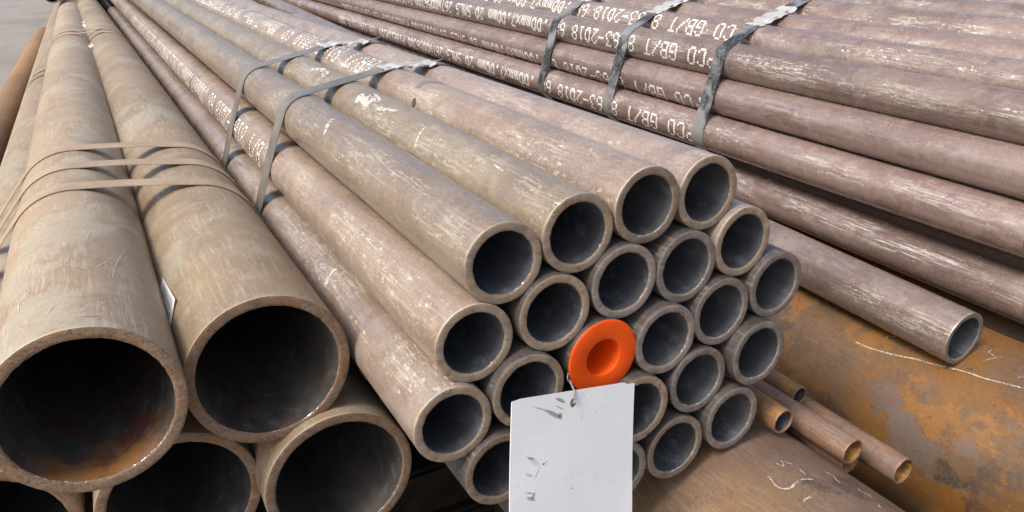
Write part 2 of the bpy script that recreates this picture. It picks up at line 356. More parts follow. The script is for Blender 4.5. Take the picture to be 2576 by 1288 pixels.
TEXT = 'PCO GB/T 8163-2018 68 .00mmx7.00mm 20 SMLS 26TW0056300 P18E13M201 TSM 1247/1575.2003'
np_ = N('white_print')
M_PRINT = np_.fin(np_.mix(np_.ramp(np_.noise(np_.p, 120, 4), .35, .65), (.70, .68, .65), (.82, .81, .79)), .7,
                  alpha=np_.ramp(np_.ma('ADD', np_.noise(np_.p, 420, 4, .7), np_.ma('MULTIPLY', np_.noise(np_.p, 25, 3), .40)), .455, .54))
nc = N('chalk_white')
M_CHALK = nc.fin(nc.mix(nc.ramp(nc.noise(nc.p, 200), .4, .6), (.52, .48, .40), (.66, .63, .56)), .9,
                 alpha=nc.ramp(nc.ma('ADD', nc.noise(nc.p, 700, 4, .75), nc.ma('MULTIPLY', nc.noise(nc.p, 60, 3), .3)), .58, .72))
npn = N('white_paint_mark')
M_PMARK = npn.fin(npn.mix(npn.ramp(npn.noise(npn.p, 90), .4, .6), (.50, .47, .42), (.66, .64, .60)), .7,
                  alpha=npn.ramp(npn.noise(npn.sc(npn.p, 1, .4, 1), 260, 4, .7), .42, .52))

def stencil(key, s0, pitch, ac, half, first=0, last=None, pw=.78, step_a=.88, jit=.12):
    t = TEXT[first:last]; vs, fs = [], []
    R = PIPES[key][3]
    for i, ch in enumerate(t):
        if ch not in FONT: continue
        g = FONT[ch].split()
        off = random.uniform(-.8, .8)
        for r in range(7):
            for c in range(5):
                if g[r][c] != '1': continue
                s = (s0 + pitch*(first+i) + (c+.5)/5*pitch*pw)/1000
                a = ac + half - (r+.5)*2*half/7 + off*.3
                ds = pitch*pw/5/2*1.05/1000*random.uniform(1-jit, 1+jit); da = half/7*step_a*random.uniform(1-jit, 1+jit)
                sk = random.uniform(-.0002, .0002)
                pts = []
                for x, y in ((-1, -.7), (-.75, -1), (.75, -1), (1, -.7), (1, .7), (.75, 1), (-.75, 1), (-1, .7)):
                    pts.append(on_pipe(key, a+y*da, s+x*ds+sk, .0003))
                k = len(vs); vs += pts; fs.append(tuple(range(k, k+8)))
    return mesh_obj('stencil_print', vs, fs, M_PRINT, PIPES[key][0], smooth=False)

def stroke(key, pts, w, mat, name='chalk_mark', lift=.0004):
    """pts (angle, s mm) ; a thin uneven ribbon lying on the pipe wall"""
    R = PIPES[key][3]
    P = [(math.radians(a)*R, s/1000) for a, s in pts]
    Q = []
    n = len(P)
    for i in range(n-1):
        p0 = P[max(i-1, 0)]; p1 = P[i]; p2 = P[i+1]; p3 = P[min(i+2, n-1)]
        for k in range(6):
            t = k/6
            Q.append(tuple(.5*((2*p1[j])+(-p0[j]+p2[j])*t+(2*p0[j]-5*p1[j]+4*p2[j]-p3[j])*t*t+(-p0[j]+3*p1[j]-3*p2[j]+p3[j])*t**3) for j in (0, 1)))
    Q.append(P[-1])
    vs, fs = [], []
    for i, q in enumerate(Q):
        a = Q[max(i-1, 0)]; b = Q[min(i+1, len(Q)-1)]
        tx, ty = b[0]-a[0], b[1]-a[1]; l = math.hypot(tx, ty) or 1
        ww = w/1000*random.uniform(.6, 1.2)*(.5 if i in (0, len(Q)-1) else 1)
        for sg in (-.5, .5):
            u = q[0]-ty/l*ww*sg; v = q[1]+tx/l*ww*sg
            vs.append(on_pipe(key, math.degrees(u/R), v, lift))
        if i: fs.append((2*i-2, 2*i-1, 2*i+1, 2*i))
    return mesh_obj(name, vs, fs, mat, PIPES[key][0])

# ------------------------------------------------------------------ ground
ng = N('yard_concrete')
gc = ng.mix(ng.ramp(ng.noise(ng.p, .9, 6, .6), .35, .65), (.25, .235, .205), (.31, .29, .26))
gc = ng.mix(ng.ramp(ng.noise(ng.sc(ng.p, 1, .7, 1), 6, 7, .7), .48, .7, 0, .5), gc, (.19, .17, .145))
gc = ng.mix(ng.ramp(ng.noise(ng.p, 90, 4, .7), .55, .7, 0, .35), gc, (.18, .165, .14))
M_GROUND = ng.fin(gc, .85, ng.bump(ng.noise(ng.p, 60, 6, .7), .4, .004))
vs, fs = [], []
xs = [-200, -30, -8, -4, -2, -1, 0, 1, 2, 4, 8, 30, 200]
for x in xs:
    for y in xs: vs.append((x, y, 0))
k = len(xs)
for i in range(k-1):
    for j in range(k-1): fs.append((i*k+j, (i+1)*k+j, (i+1)*k+j+1, i*k+j+1))
tag(mesh_obj('ground', vs, fs, M_GROUND), 'pale grey concrete yard under the pipe stacks', kind='structure')

# ------------------------------------------------------------------ big pipes on the left
BIGN = ('C', 'D')
GL = 'large dusty pipes stacked on the left'
for key, o, d, L, m_, fb, lab in (
    ('A', (-45, 668, -376), (.0169, 1, -.0128), 9.0, M_BIG, B_RUST, 'large dusty pipe at the left edge, its bore rusted orange at the bottom'),
    ('B', (112, 689, -392), (.006, 1, -.006), 9.0, M_BIG2, B_BIG, 'large dusty pipe with a big dark mouth, second from the left in the upper layer'),
    ('C', (13, 723.6, -536), (.012, 1, -.010), 9.0, M_BIG, B_BIG, 'large lower pipe, mouth cut off by the frame, below between the two big mouths'),
    ('D', (167.2, 674.4, -533.8), (.006, 1, -.008), 9.0, M_BIG2, B_BIG, 'large lower pipe with a whitish scrape on its rim, right below the second big mouth'),
    ('E', (-155, 738, -530), (.0197, 1, -.0098), 9.0, M_BIG, B_BIG, 'large pipe in the bottom left corner of the picture, mostly hidden by the front pipe'),
    ('D2', (250, 1000, -672), (.006, 1, -.008), 8.6, M_BIG2, B_BIG, 'large pipe in the dark third layer, furthest right under the stack'),
    ('C2', (95, 820, -674), (.008, 1, -.009), 8.6, M_BIG, B_BIG, 'large pipe in the third layer of the left stack, in the middle'),
    ('E2', (-66, 800, -674), (.012, 1, -.010), 8.6, M_BIG2, B_BIG, 'large pipe in the third layer of the left stack, left of the middle'),
    ('E3', (-232, 800, -674), (.0197, 1, -.0098), 8.6, M_BIG, B_BIG, 'large pipe in the third layer, outermost on the left')):
    pipe(key, 'large_pipe', o, d, 80, 11, L, m_, F_BIG, fb, U_BIG, lab, GL, seg=144)

# ------------------------------------------------------------------ the strapped bundle in the middle
MID = {1: (291.0, 536.6, -258.0), 2: (367.1, 536.3, -244.3), 3: (443.7, 535.6, -230.1), 4: (519.7, 537.7, -230.3), 10: (260.9, 535.4, -327.4),
 9: (340.7, 531.0, -315.3), 8: (417.8, 530.5, -300.7), 7: (493.6, 529.9, -300.8), 5: (568.4, 531.0, -288.5), 11: (234.6, 527.7, -398.3),
 12: (310.3, 524.5, -385.1), 13: (391.7, 526.5, -371.3), 14: (467.1, 521.2, -371.4), 15: (542.0, 523.9, -359.4), 6: (618.5, 523.7, -345.4),
 22: (279.5, 521.8, -459.5), 23: (355.3, 512.0, -447.4), 19: (430.5, 512.3, -437.4), 17: (513.9, 518.4, -430.9), 16: (592.1, 511.3, -416.4),
 24: (330.5, 514.0, -519.1), 21: (411.0, 515.6, -510.4), 20: (486.3, 513.6, -503.6), 18: (562.0, 509.9, -489.5)}
ML = {1: 'leftmost pipe of the top row of the strapped bundle, wide mouth nearest the camera', 2: 'second pipe of the top row, with pale paint marks behind the near strap',
 3: 'third pipe of the top row, its upper side covered in dense white stencil print', 4: 'rightmost pipe of the top row, level with its left neighbour',
 10: 'leftmost pipe of the second row, white print behind the straps', 9: 'second pipe of the second row, left above the orange cap', 8: 'third pipe of the second row, right above the orange cap',
 7: 'fourth pipe of the second row, below the two rightmost top pipes', 5: 'rightmost pipe of the second row, just below the top right mouth',
 11: 'leftmost pipe of the third row, lying against the large pipe on the left', 12: 'second pipe of the third row, mouth half hidden by the white card',
 13: 'pipe in the middle of the bundle closed by the orange cap', 14: 'pipe directly right of the orange cap', 15: 'fifth pipe of the third row, between the grey mouths right of the cap',
 6: 'pipe at the right tip of the bundle, furthest right mouth of the third row', 22: 'leftmost pipe of the fourth row, left of the white card', 23: 'pipe hidden behind the middle of the white card',
 19: 'pipe whose right half shows past the upper right edge of the white card', 17: 'fourth pipe of the fourth row, two mouths right of the card', 16: 'rightmost pipe of the fourth row, above the small rusty tubes',
 24: 'leftmost pipe of the bottom row, behind the lower left of the card', 21: 'pipe showing a sliver past the lower right edge of the white card', 20: 'bottom row pipe just right of the white card, mouth facing out',
 18: 'rightmost pipe of the bottom row, resting over the brown heavy pipe'}
for k, o in MID.items():
    t = max(-1, min(1, (o[0]-377)/150.)); t2 = max(-1, min(1, (o[2]+314)/85.))
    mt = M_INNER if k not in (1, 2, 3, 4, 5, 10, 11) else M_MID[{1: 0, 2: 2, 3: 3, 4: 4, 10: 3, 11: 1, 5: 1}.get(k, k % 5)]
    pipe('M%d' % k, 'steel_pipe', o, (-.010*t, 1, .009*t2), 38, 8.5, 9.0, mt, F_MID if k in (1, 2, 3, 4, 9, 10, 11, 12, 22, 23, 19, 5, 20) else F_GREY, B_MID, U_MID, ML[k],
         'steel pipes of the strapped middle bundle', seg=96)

# ------------------------------------------------------------------ bundle on the right
dR = (.017389, .99981, .00892)
def rp(x, z, y=-500): # point on that bundle at Y = 466 moved back to y
    return (x+(y-466)*dR[0], y, z+(y-466)*dR[2])
RT = [('R1', 1190.3, -402.2, 82, 1, 'bottom pipe of the right bundle flank, white print running along its side'), ('R2', 1214.1, -325, -500, 1, 'middle pipe of the right bundle flank, print low on its side'),
 ('R3', 1232, -250.6, -500, 0, 'upper pipe of the right bundle flank with bright flecks and bold white print'), ('R4', 1300, -215.7, -500, 2, 'first pipe of the top slope of the right bundle, speckled, with print'),
 ('R5', 1373.8, -194.8, -500, 2, 'second pipe of the top slope of the right bundle'), ('R6', 1445.4, -167.9, -500, 0, 'third pipe of the top slope, with worn white scuffs'),
 ('R7', 1519.6, -149.5, -500, 2, 'fourth pipe of the top slope of the right bundle'), ('R8', 1594, -133.2, -500, 1, 'fifth pipe of the top slope of the right bundle'),
 ('R9', 1668.5, -117.1, -500, 2, 'sixth pipe of the top slope, near the upper edge of the picture'), ('R10', 1743, -101, -500, 0, 'last pipe of the top slope of the right bundle'),
 ('R0', 1250, -452, -500, 1, 'shaded pipe glimpsed in the dark gap under the right bundle'), ('R11', 1322, -486, -500, 1, 'shaded pipe deeper under the right bundle'),
 ('R12', 1284, -291, -500, 1, 'inner pipe behind the upper flank of the right bundle'), ('R13', 1264, -369, -500, 1, 'inner pipe behind the lower flank of the right bundle')]
for key, x, z, y, mi, lab in RT:
    yy = 466+y if key == 'R1' else y
    pipe(key, 'steel_pipe', rp(x, z, yy), dR, 39, 8, 10.5, M_SHADE_STAIN if key in ('R0', 'R11') else M_RIGHT[{'R1': 1, 'R2': 4, 'R3': 0, 'R4': 2, 'R5': 4, 'R6': 0, 'R7': 2, 'R8': 4}.get(key, mi)], F_GREY, B_MID, U_MID, lab, 'steel pipes of the right bundle')
pipe('T', 'steel_pipe', (1198.9, -170, -524.7), (.0194, 1, .0186), 38, 8, 10, M_RIGHT[3], F_GREY, B_MID, U_MID, 'loose pipe with a worn orange patch, lying below the right bundle', 'loose steel pipes below the right bundle')
pipe('S', 'steel_pipe', (965.2, 498.8, -490.8), (.0209, 1, .0364), 38, 7.5, 9, M_RIGHT[0], F_GREY, B_MID, U_MID, 'loose pipe whose small mouth ends alone on the rusty heavy pipe at the right', 'loose steel pipes below the right bundle')

# ------------------------------------------------------------------ heavy pipes lowest on the right
pipe('G', 'heavy_pipe', (1038, -260, -674), (0, 1, 0), 158, 14, 9.8, M_RUSTY, F_BIG, B_BIG, U_BIG, 'heavy rust orange pipe with a long chalk line, under the loose pipe at the right', 'heavy rusty pipes at the bottom right', seg=192)
pipe('H', 'heavy_pipe', (590, -260, -690), (0, 1, 0), 158, 14, 9.8, M_HEAVY, F_BIG, B_BIG, U_BIG, 'heavy purplish brown pipe with chalk scribbles at the bottom of the picture', 'heavy rusty pipes at the bottom right', seg=192)
pipe('G2', 'heavy_pipe', (1400, -260, -692), (0, 1, 0), 158, 14, 9.8, M_RUSTY, F_BIG, B_BIG, U_BIG, 'heavy dark pipe in shade below the loose pipes at the right', 'heavy rusty pipes at the bottom right', seg=96)

# ------------------------------------------------------------------ small rusty tubes in the valley
def pj(a, b, s):   # (a, b) in the tilted cross-section frame -> world mm
    return (.9806495*a-.1957718*b, s, -(.1957718*a+.9806495*b))
for key, (a, b, s, r), d, lab in (
    ('q1', (729.7, 381.4, 504.5, 15.7), (-.004, 1, .004), 'short rusty tube end on the brown heavy pipe, nearest the bundle'),
    ('q2', (828, 389, 561, 13.5), (0, 1, 0), 'small tube with an orange top, end in the middle of the rusty tubes'),
    ('q3', (791.1, 397.1, 449.7, 16), (0, 1, 0), 'middle rusty tube with an orange lined mouth, reaching over its neighbour'),
    ('q4', (813, 421, 460.8, 15), (0, 1, 0), 'small tube half hidden directly under the middle rusty tube'),
    ('q5', (858, 416.6, 422.7, 17.3), (0, 1, 0), 'foremost rusty tube, reaching furthest toward the viewer'),
    ('q6', (762, 372, 640, 15.5), (0, 1, 0), 'dark tube end tucked under the right edge of the strapped bundle'),
    ('q7', (770, 412, 590, 14), (0, 1, 0), 'small tube deep between the rusty tubes, only a dark dot of its mouth showing')):
    pipe(key, 'rusty_tube', pj(a, b, s), d, r, 3.0, 8.0, M_SMALLO if key in ('q1', 'q2', 'q6') else M_SMALL, F_SMALL, B_SMALL if key in ('q3', 'q4', 'q5') else B_MID, F_SMALL, lab, 'small rusty tubes in the valley between the heavy pipes', seg=48, cat='tube')

# ------------------------------------------------------------------ far things top left
pipe('F', 'orange_pipe', (-480, 1000, -785), (.04, 1, 0), 67, 8, 7.25, M_GROUNDPIPE, F_BIG, B_BIG, U_BIG, 'single rust orange pipe lying on the concrete at the far left', seg=64)
pipe('K1', 'brown_pipe', (-45, 5750, -308), (.01, 1, 0), 55, 7, 6, M_HEAVY, F_SMALL, B_BIG, U_BIG, 'brown pipe end on top of the left large pipe, at the upper picture edge', 'brown pipes laid on top of the far stack', seg=64)
pipe('K2', 'brown_pipe', (168, 5900, -302), (.01, 1, 0), 55, 7, 6, M_HEAVY, F_SMALL, B_BIG, U_BIG, 'brown pipe end on the second large pipe, at the upper picture edge', 'brown pipes laid on top of the far stack', seg=64)

# ------------------------------------------------------------------ print, chalk, paint
for key, ac, half, a, b in (('R3', 176, 30, 0, None), ('R1', 186, 29, 0, None), ('R2', 216, 30, 0, None), ('R4', 152, 30, 0, None), ('M3', 118, 34, 2, None), ('M10', 163, 32, 5, None)):
    sh = {'R1': 803-82+0, 'R3': 803+466+500, 'R2': 818+466+500, 'R4': 800+466+500, 'M3': 560, 'M10': 540}[key]
    if key == 'R1': sh = 803-82
    stencil(key, sh, 32.5, ac, half, a, b, step_a=.66 if key[0] == 'M' else .88)
CH = {'A': [[(84.6, 386.0), (80.2, 374.8), (76.4, 391.9), (78.1, 405.2), (80.9, 399.2)], [(95.4, 365.4), (89.1, 359.3), (83.8, 351.7), (80.4, 343.7)], [(104.1, 327.4), (108.8, 328.5), (113.0, 339.8), (115.3, 350.5), (112.9, 356.2), (109.9, 358.8), (106.4, 356.1), (102.5, 342.6)], [(119.1, 334.3), (111.5, 320.0), (105.8, 316.6), (105.0, 326.8)], [(96.0, 314.6), (95.2, 325.4), (91.7, 329.0), (85.7, 322.6), (81.4, 328.8)], [(85.5, 258.8), (81.1, 255.6), (78.1, 238.8), (75.9, 256.1), (75.3, 267.2)], [(82.8, 234.9), (78.1, 232.6), (76.3, 251.7), (70.5, 258.9), (67.0, 266.3), (67.5, 283.7), (70.0, 286.0)], [(61.8, 265.9), (57.3, 253.3), (51.1, 256.2), (47.4, 273.0)], [(59.9, 160.7), (56.4, 190.6), (51.6, 222.2), (45.0, 259.3), (37.5, 283.4)], [(59.8, 216.5), (59.0, 202.0), (50.5, 204.7), (45.0, 218.2)], [(70.1, 157.6), (65.2, 170.3), (62.3, 162.6)], [(116.9, 233.1), (110.9, 211.5), (107.5, 215.9), (109.5, 227.4)], [(63.1, 124.3), (59.9, 163.1), (54.1, 203.4)], [(72.2, 51.5), (65.7, 59.6), (55.4, 69.9), (43.6, 79.9)], [(49.2, 59.3), (45.4, 51.3), (35.1, 63.0)], [(48.2, 51.3), (42.7, 69.6), (38.3, 76.7)], [(85.1, 25.4), (80.9, 23.0), (73.3, 24.6), (65.6, 21.6), (57.7, 16.0)], [(121.3, 90.2), (121.3, 106.9), (115.8, 113.9), (114.8, 127.1), (119.7, 141.1), (121.7, 132.9)], [(99.4, 156.8), (89.3, 154.9), (79.6, 142.3), (77.3, 128.0)], [(101.6, 45.6), (98.3, 59.5), (93.8, 63.8)], [(73.4, 146.1), (65.2, 166.4), (57.2, 160.7), (48.2, 163.8)]],
 'B': [[(101.1, 240.5), (97.3, 239.6), (92.0, 260.2), (90.1, 273.5), (94.6, 272.8)], [(87.0, 261.5), (84.4, 259.3), (81.8, 252.3)], [(125.3, 259.9), (117.1, 268.4), (111.9, 274.5)], [(113.0, 244.0), (107.2, 249.4), (102.4, 274.3)], [(90.3, 361.0), (86.0, 352.4), (79.2, 357.4)], [(119.2, 228.5), (109.6, 227.0), (104.3, 220.7)]],
 'H': [[(89.6, 667.0), (88.2, 659.1), (86.4, 666.6), (84.2, 658.0)], [(97.8, 656.6), (99.2, 639.0), (96.1, 630.9), (89.4, 634.1), (83.9, 628.8)], [(74.0, 634.8), (73.1, 628.8), (74.6, 617.9), (74.3, 615.9)], [(97.5, 608.9), (95.7, 610.7), (92.1, 609.4)], [(69.3, 605.5), (69.4, 592.7), (67.7, 587.2)], [(70.5, 575.2), (72.5, 571.6), (71.8, 569.3)], [(84.0, 650.0), (84.8, 637.4)]],
 'G': [[(129.9, 834.5), (129.6, 814.5), (128.5, 796.8), (126.7, 774.3), (123.8, 748.8), (122.0, 725.4), (119.7, 703.8), (117.8, 682.0), (116.6, 660.0), (114.3, 638.0), (112.5, 619.2), (110.4, 595.5)], [(107.5, 681.7), (102.1, 675.1), (98.2, 668.5)], [(97.2, 687.8), (99.7, 687.4), (100.6, 680.4), (100.8, 674.7)], [(119.1, 770.6), (119.1, 764.3), (117.3, 757.0)], [(120.9, 802.2), (118.2, 801.2), (116.7, 791.4)], [(108.2, 634.6), (105.5, 630.9)], [(117.2, 796.9), (110.9, 790.4), (112.2, 784.6)]]}
for k, L in CH.items():
    for i, pl in enumerate(L):
        dy = 60 if k in 'GH' else 0
        stroke(k, [(a, s+dy) for a, s in pl], {'A': 1.3, 'B': 1.2, 'H': 2.6, 'G': 2.3 if i == 0 else 1.3}[k], M_CHALK)
PM = {'M1': [[(142.7, 431.9), (131.0, 439.3), (120.5, 448.4), (106.5, 458.2)]], 'M2': [[(117.2, 794.9), (102.3, 766.6), (108.4, 731.0), (120.5, 718.4)], [(158.0, 292.9), (144.8, 299.1), (131.2, 303.6), (113.4, 308.3)], [(129.5, 460.8), (120.8, 434.8), (111.3, 405.9)], [(117.4, 130.8), (119.8, 107.3)], [(133.8, 538.3), (123.3, 518.7), (134.6, 486.2), (104.7, 516.3), (109.5, 475.7)], [(119.3, 542.3), (127.0, 496.4), (107.2, 495.6)], [(139.0, 263.3), (122.9, 269.6), (114.9, 265.9)]],
 'M11': [[(140.8, 294.4), (130.1, 301.7), (119.5, 308.1), (104.4, 313.7)]]}
for k, L in PM.items():
    for i, pl in enumerate(L):
        stroke(k, pl, {'M1': 8, 'M2': (12, 5, 7, 2, 12, 12, 2)[i] if k == 'M2' else 0, 'M11': 6}[k], M_PMARK, 'paint_mark')

ng2 = N('grey_band_mark')
M_GBAND = ng2.fin(ng2.mix(ng2.ramp(ng2.noise(ng2.p, 60), .4, .6), (.21, .20, .185), (.28, .265, .24)), .45, alpha=ng2.ramp(ng2.noise(ng2.p, 90, 5, .7), .36, .52))
stroke('M3', [(62, 478), (80, 488), (97, 497), (112, 500), (128, 497)], 17, M_GBAND, 'grey_band')
stroke('M3', [(150, 482), (160, 478), (168, 474)], 12, M_SHADE_STAIN, 'dark_band')
# ------------------------------------------------------------------ straps
def strap_mat(name, c1, c2, c3, rough, metal):
    n = N(name)
    col = n.mix(n.ramp(n.noise(n.p, 14, 5, .6), .40, .58), c1, c2)
    col = n.mix(n.ramp(n.noise(n.p, 160, 5, .7), .52, .68, 0, .6), col, c3)
    return n.fin(col, rough, n.bump(n.noise(n.p, 200, 3), .15, .0004), metal)
M_STRAP_D = strap_mat('strap_dark_steel', (.045, .048, .052), (.33, .33, .32), (.45, .44, .42), .30, .35)
M_STRAP_M = strap_mat('strap_grey_steel', (.17, .16, .145), (.27, .255, .23), (.36, .34, .31), .36, .3)
M_STRAP_B = strap_mat('strap_brown', (.36, .265, .175), (.42, .32, .22), (.48, .40, .31), .55, .0)
M_SEAL = simple('seal_zinc', (.40, .40, .395), (.54, .54, .53), 60, .5, .1)

def hull(pts):
    pts = sorted(set(pts))
    def half(p):
        h = []
        for q in p:
            while len(h) > 1 and (h[-1][0]-h[-2][0])*(q[1]-h[-2][1])-(h[-1][1]-h[-2][1])*(q[0]-h[-2][0]) <= 0: h.pop()
            h.append(q)
        return h
    a = half(pts); b = half(pts[::-1]); return a[:-1]+b[:-1]
def strap(keys, Y, width, mat, label, group, tilt=0., thick=.9, name='strap', sag=0.0, extra=()):
    Y /= 1000.; pts = []
    for k in keys:
        b, o, d, R, X, Z = PIPES[k]
        t = (Y-o.y)/d.y; cx, cz = o.x+d.x*t, o.z+d.z*t
        for i in range(120):
            a = 2*PI*i/120; pts.append((round(cx+(R*1.004+.0008)*math.cos(a), 6), round(cz+(R*1.004+.0008)*math.sin(a), 6)))
    H = hull(pts)
    # resample long spans
    P = []
    for i, p in enumerate(H):
        q = H[(i+1) % len(H)]; l = math.hypot(q[0]-p[0], q[1]-p[1]); m_ = max(1, int(l/.01))
        for k in range(m_):
            t = k/m_; s_ = 4*t*(1-t)*sag*l
            nx, nz = (q[1]-p[1])/l, -(q[0]-p[0])/l
            P.append((p[0]+(q[0]-p[0])*t+nx*s_, p[1]+(q[1]-p[1])*t+nz*s_))
    n = len(P); cxm = sum(p[0] for p in P)/n; czm = sum(p[1] for p in P)/n
    w = width/2000.; th = thick/1000.
    vs, fs = [], []
    for i, p in enumerate(P):
        a = P[i-1]; b = P[(i+1) % n]; tx, tz = b[0]-a[0], b[1]-a[1]; l = math.hypot(tx, tz); nx, nz = tz/l, -tx/l
        y = tilt*(p[0]-cxm)+tilt*.3*math.sin(i*.07)*.0
        for (yy, oo) in ((-w, 0), (w, 0), (w, th), (-w, th)):
            vs.append((p[0]-cxm+nx*oo, yy+y+.0022*noise.noise(Vector((p[0]*9, p[1]*9, Y*3))), p[1]-czm+nz*oo))
    for i in range(n):
        j = (i+1) % n
        for k in range(4): fs.append((4*i+k, 4*i+(k+1) % 4, 4*j+(k+1) % 4, 4*j+k))
    o = mesh_obj(name, vs, [f[::-1] for f in fs], mat, smooth=False); o.location = (cxm, Y, czm)
    md = o.modifiers.new('es', 'EDGE_SPLIT'); md.split_angle = math.radians(35); o.data.polygons.foreach_set('use_smooth', [True]*len(fs))
    tag(o, label, 'strap', group)
    return o, P, (cxm, Y, czm), tilt

def seal(st, xpos, length, width, tail=.035):
    """crimped metal seal folded round the strap at world x = xpos on its top side"""
    o, P, c, tilt = st
    # top side points sorted
    top = [p for p in P if p[1] > c[2]]
    def at(x):
        b = min(range(len(top)), key=lambda i: abs(top[i][0]-x)); return top[b]
    x0, x1 = xpos-length/2000., xpos+length/2000.
    def zt(x):
        ps = sorted(top)
        for a, b in zip(ps, ps[1:]):
            if a[0] <= x <= b[0]: return a[1]+(b[1]-a[1])*(x-a[0])/max(1e-9, b[0]-a[0])
        return at(x)[1]
    n = 22; vs, fs = [], []
    rows = 6
    random.seed(int(xpos*1000))
    for side in (0, 1):
        for i in range(n+1):
            t = i/n; x = x0+(x1-x0)*t
            w = width/2000.*(1.0 if not (i % 7 in (3, 4)) else .72)*(1.0 - .18*(i in (0, n)))
            wob = .002*math.sin(t*9+xpos*30)
            for k in range(rows+1):
                u = -1+2*k/rows
                z = zt(x)+.0032+.0016*math.cos(t*19)*(abs(u) > .5)+.0012*math.sin(t*7)-.0020*abs(u)**4 - side*.0013
                vs.append((x-c[0], u*w+tilt*(x-c[0])+wob, z-c[2]))
    m_ = rows+1; S = (n+1)*m_
    for i in range(n):
        for k in range(rows):
            a = i*m_+k; fs.append((a, a+1, a+m_+1, a+m_)); b = a+S; fs.append((b, b+m_, b+m_+1, b+1))
    for i in range(n):
        for k in (0, rows):
            a = i*m_+k; q = (a, a+m_, a+m_+S, a+S); fs.append(q if k == 0 else q[::-1])
    for i in (0, n):
        for k in range(rows):
            a = i*m_+k; q = (a, a+S, a+1+S, a+1); fs.append(q if i == 0 else q[::-1])
    s = mesh_obj('strap_seal', vs, fs, M_SEAL, o, smooth=False)
    # cut tail of strap sticking out of the seal
    vs, fs = [], []
    for i in range(7):
        t = i/6; x = x1+tail*t
        for (yy, oo) in ((-.0045, 0), (.0045, 0), (.0045, .0009), (-.0045, .0009)):
            vs.append((x-c[0], yy*(1-.6*t)+tilt*(x-c[0]), zt(min(x, x1))+.003+.006*t*t+oo-c[2]))
    for i in range(6):
        for k in range(4): a = 4*i; fs.append((a+k, a+(k+1) % 4, a+4+(k+1) % 4, a+4+k))
    fs.append((24, 25, 26, 27))
    mesh_obj('strap_tail', vs, fs, M_STRAP_D, o, smooth=False)

MK = ['M%d' % k for k in MID]
s_ = strap(MK, 1176, 38, M_STRAP_M, 'grey steel strap round the middle bundle, the one nearer its mouths', 'straps round the middle bundle', 0.0); seal(s_, .462, 88, 48)
s_ = strap(MK, 1478, 38, M_STRAP_M, 'grey steel strap round the middle bundle, the one further back', 'straps round the middle bundle', 0.0); seal(s_, .455, 88, 48)
RK = ['R%d' % k for k in range(0, 12)]
for Y, xs_, lab in ((1257, 1.345, 'dark steel strap on the right bundle, rightmost of the three'), (1602, 1.345, 'dark steel strap on the right bundle, middle of the three'), (1940, 1.36, 'dark steel strap on the right bundle, leftmost of the three')):
    s_ = strap(RK, Y, 35, M_STRAP_D, lab, 'dark straps round the right bundle', 0.0, 1.1); seal(s_, xs_, 100, 54)
AK = ['A', 'B', 'C', 'D', 'E']
for Y, t, lab in ((1128, -.08, 'flat brown strap over the large left pipes, the nearest one'), (1250, -.07, 'flat brown strap over the large left pipes, middle of the near three'),
               (1372, -.06, 'flat brown strap over the large left pipes, back one of the near three'), (3440, -.1, 'thin far strap on the large left pipes, first of the far pair'), (3580, -.1, 'thin far strap on the large left pipes, second of the far pair')):
    strap(AK, Y, 34, M_STRAP_B, lab, 'brown straps round the large left pipes', t, 1.0, sag=.012)

# ------------------------------------------------------------------ orange cap
ncp = N('cap_orange')
cc0 = ncp.mix(ncp.ramp(ncp.noise(ncp.p, 40, 5), .35, .65), (.74, .075, .004), (.80, .095, .006))
cc0 = ncp.mix(ncp.ramp(ncp.noise(ncp.p, 260, 5, .7, 1.2), .60, .70, 0, .35), cc0, (.40, .07, .02))
cc0 = ncp.mix(ncp.ramp(ncp.noise(ncp.p, 75, 5, .7), .60, .72, 0, .16), cc0, (.50, .25, .15))
M_CAP = ncp.fin(cc0, .45, ncp.bump(ncp.noise(ncp.p, 500, 4), .12, .0003), 0, .3)
b, o13, d13, R13, X13, Z13 = PIPES['M13']
prof = [(.052, .001), (.052, .012), (.0517, .0150), (.0500, .0160), (.001, .0192), (-.0012, .0194), (-.0018, .0197), (-.0020, .0201), (-.0020, .0375), (-.0016, .0388), (-.0006, .0393), (.0004, .0388), (.0006, .0375), (.0006, .0299), (.002, .0292), (.056, .0284), (.057, .0274), (.057, .001)]
vs, fs = revolve(prof, 96)
cap = mesh_obj('pipe_cap', [(x, y-.0016, z) for x, y, z in vs], [f[::-1] for f in fs], M_CAP)
cap.matrix_world = PIPES['M13'][0].matrix_world.copy()
md = cap.modifiers.new('es', 'EDGE_SPLIT'); md.split_angle = math.radians(50)
tag(cap, 'bright orange plastic cap with a round recess plugging a pipe above the white card', 'cap')

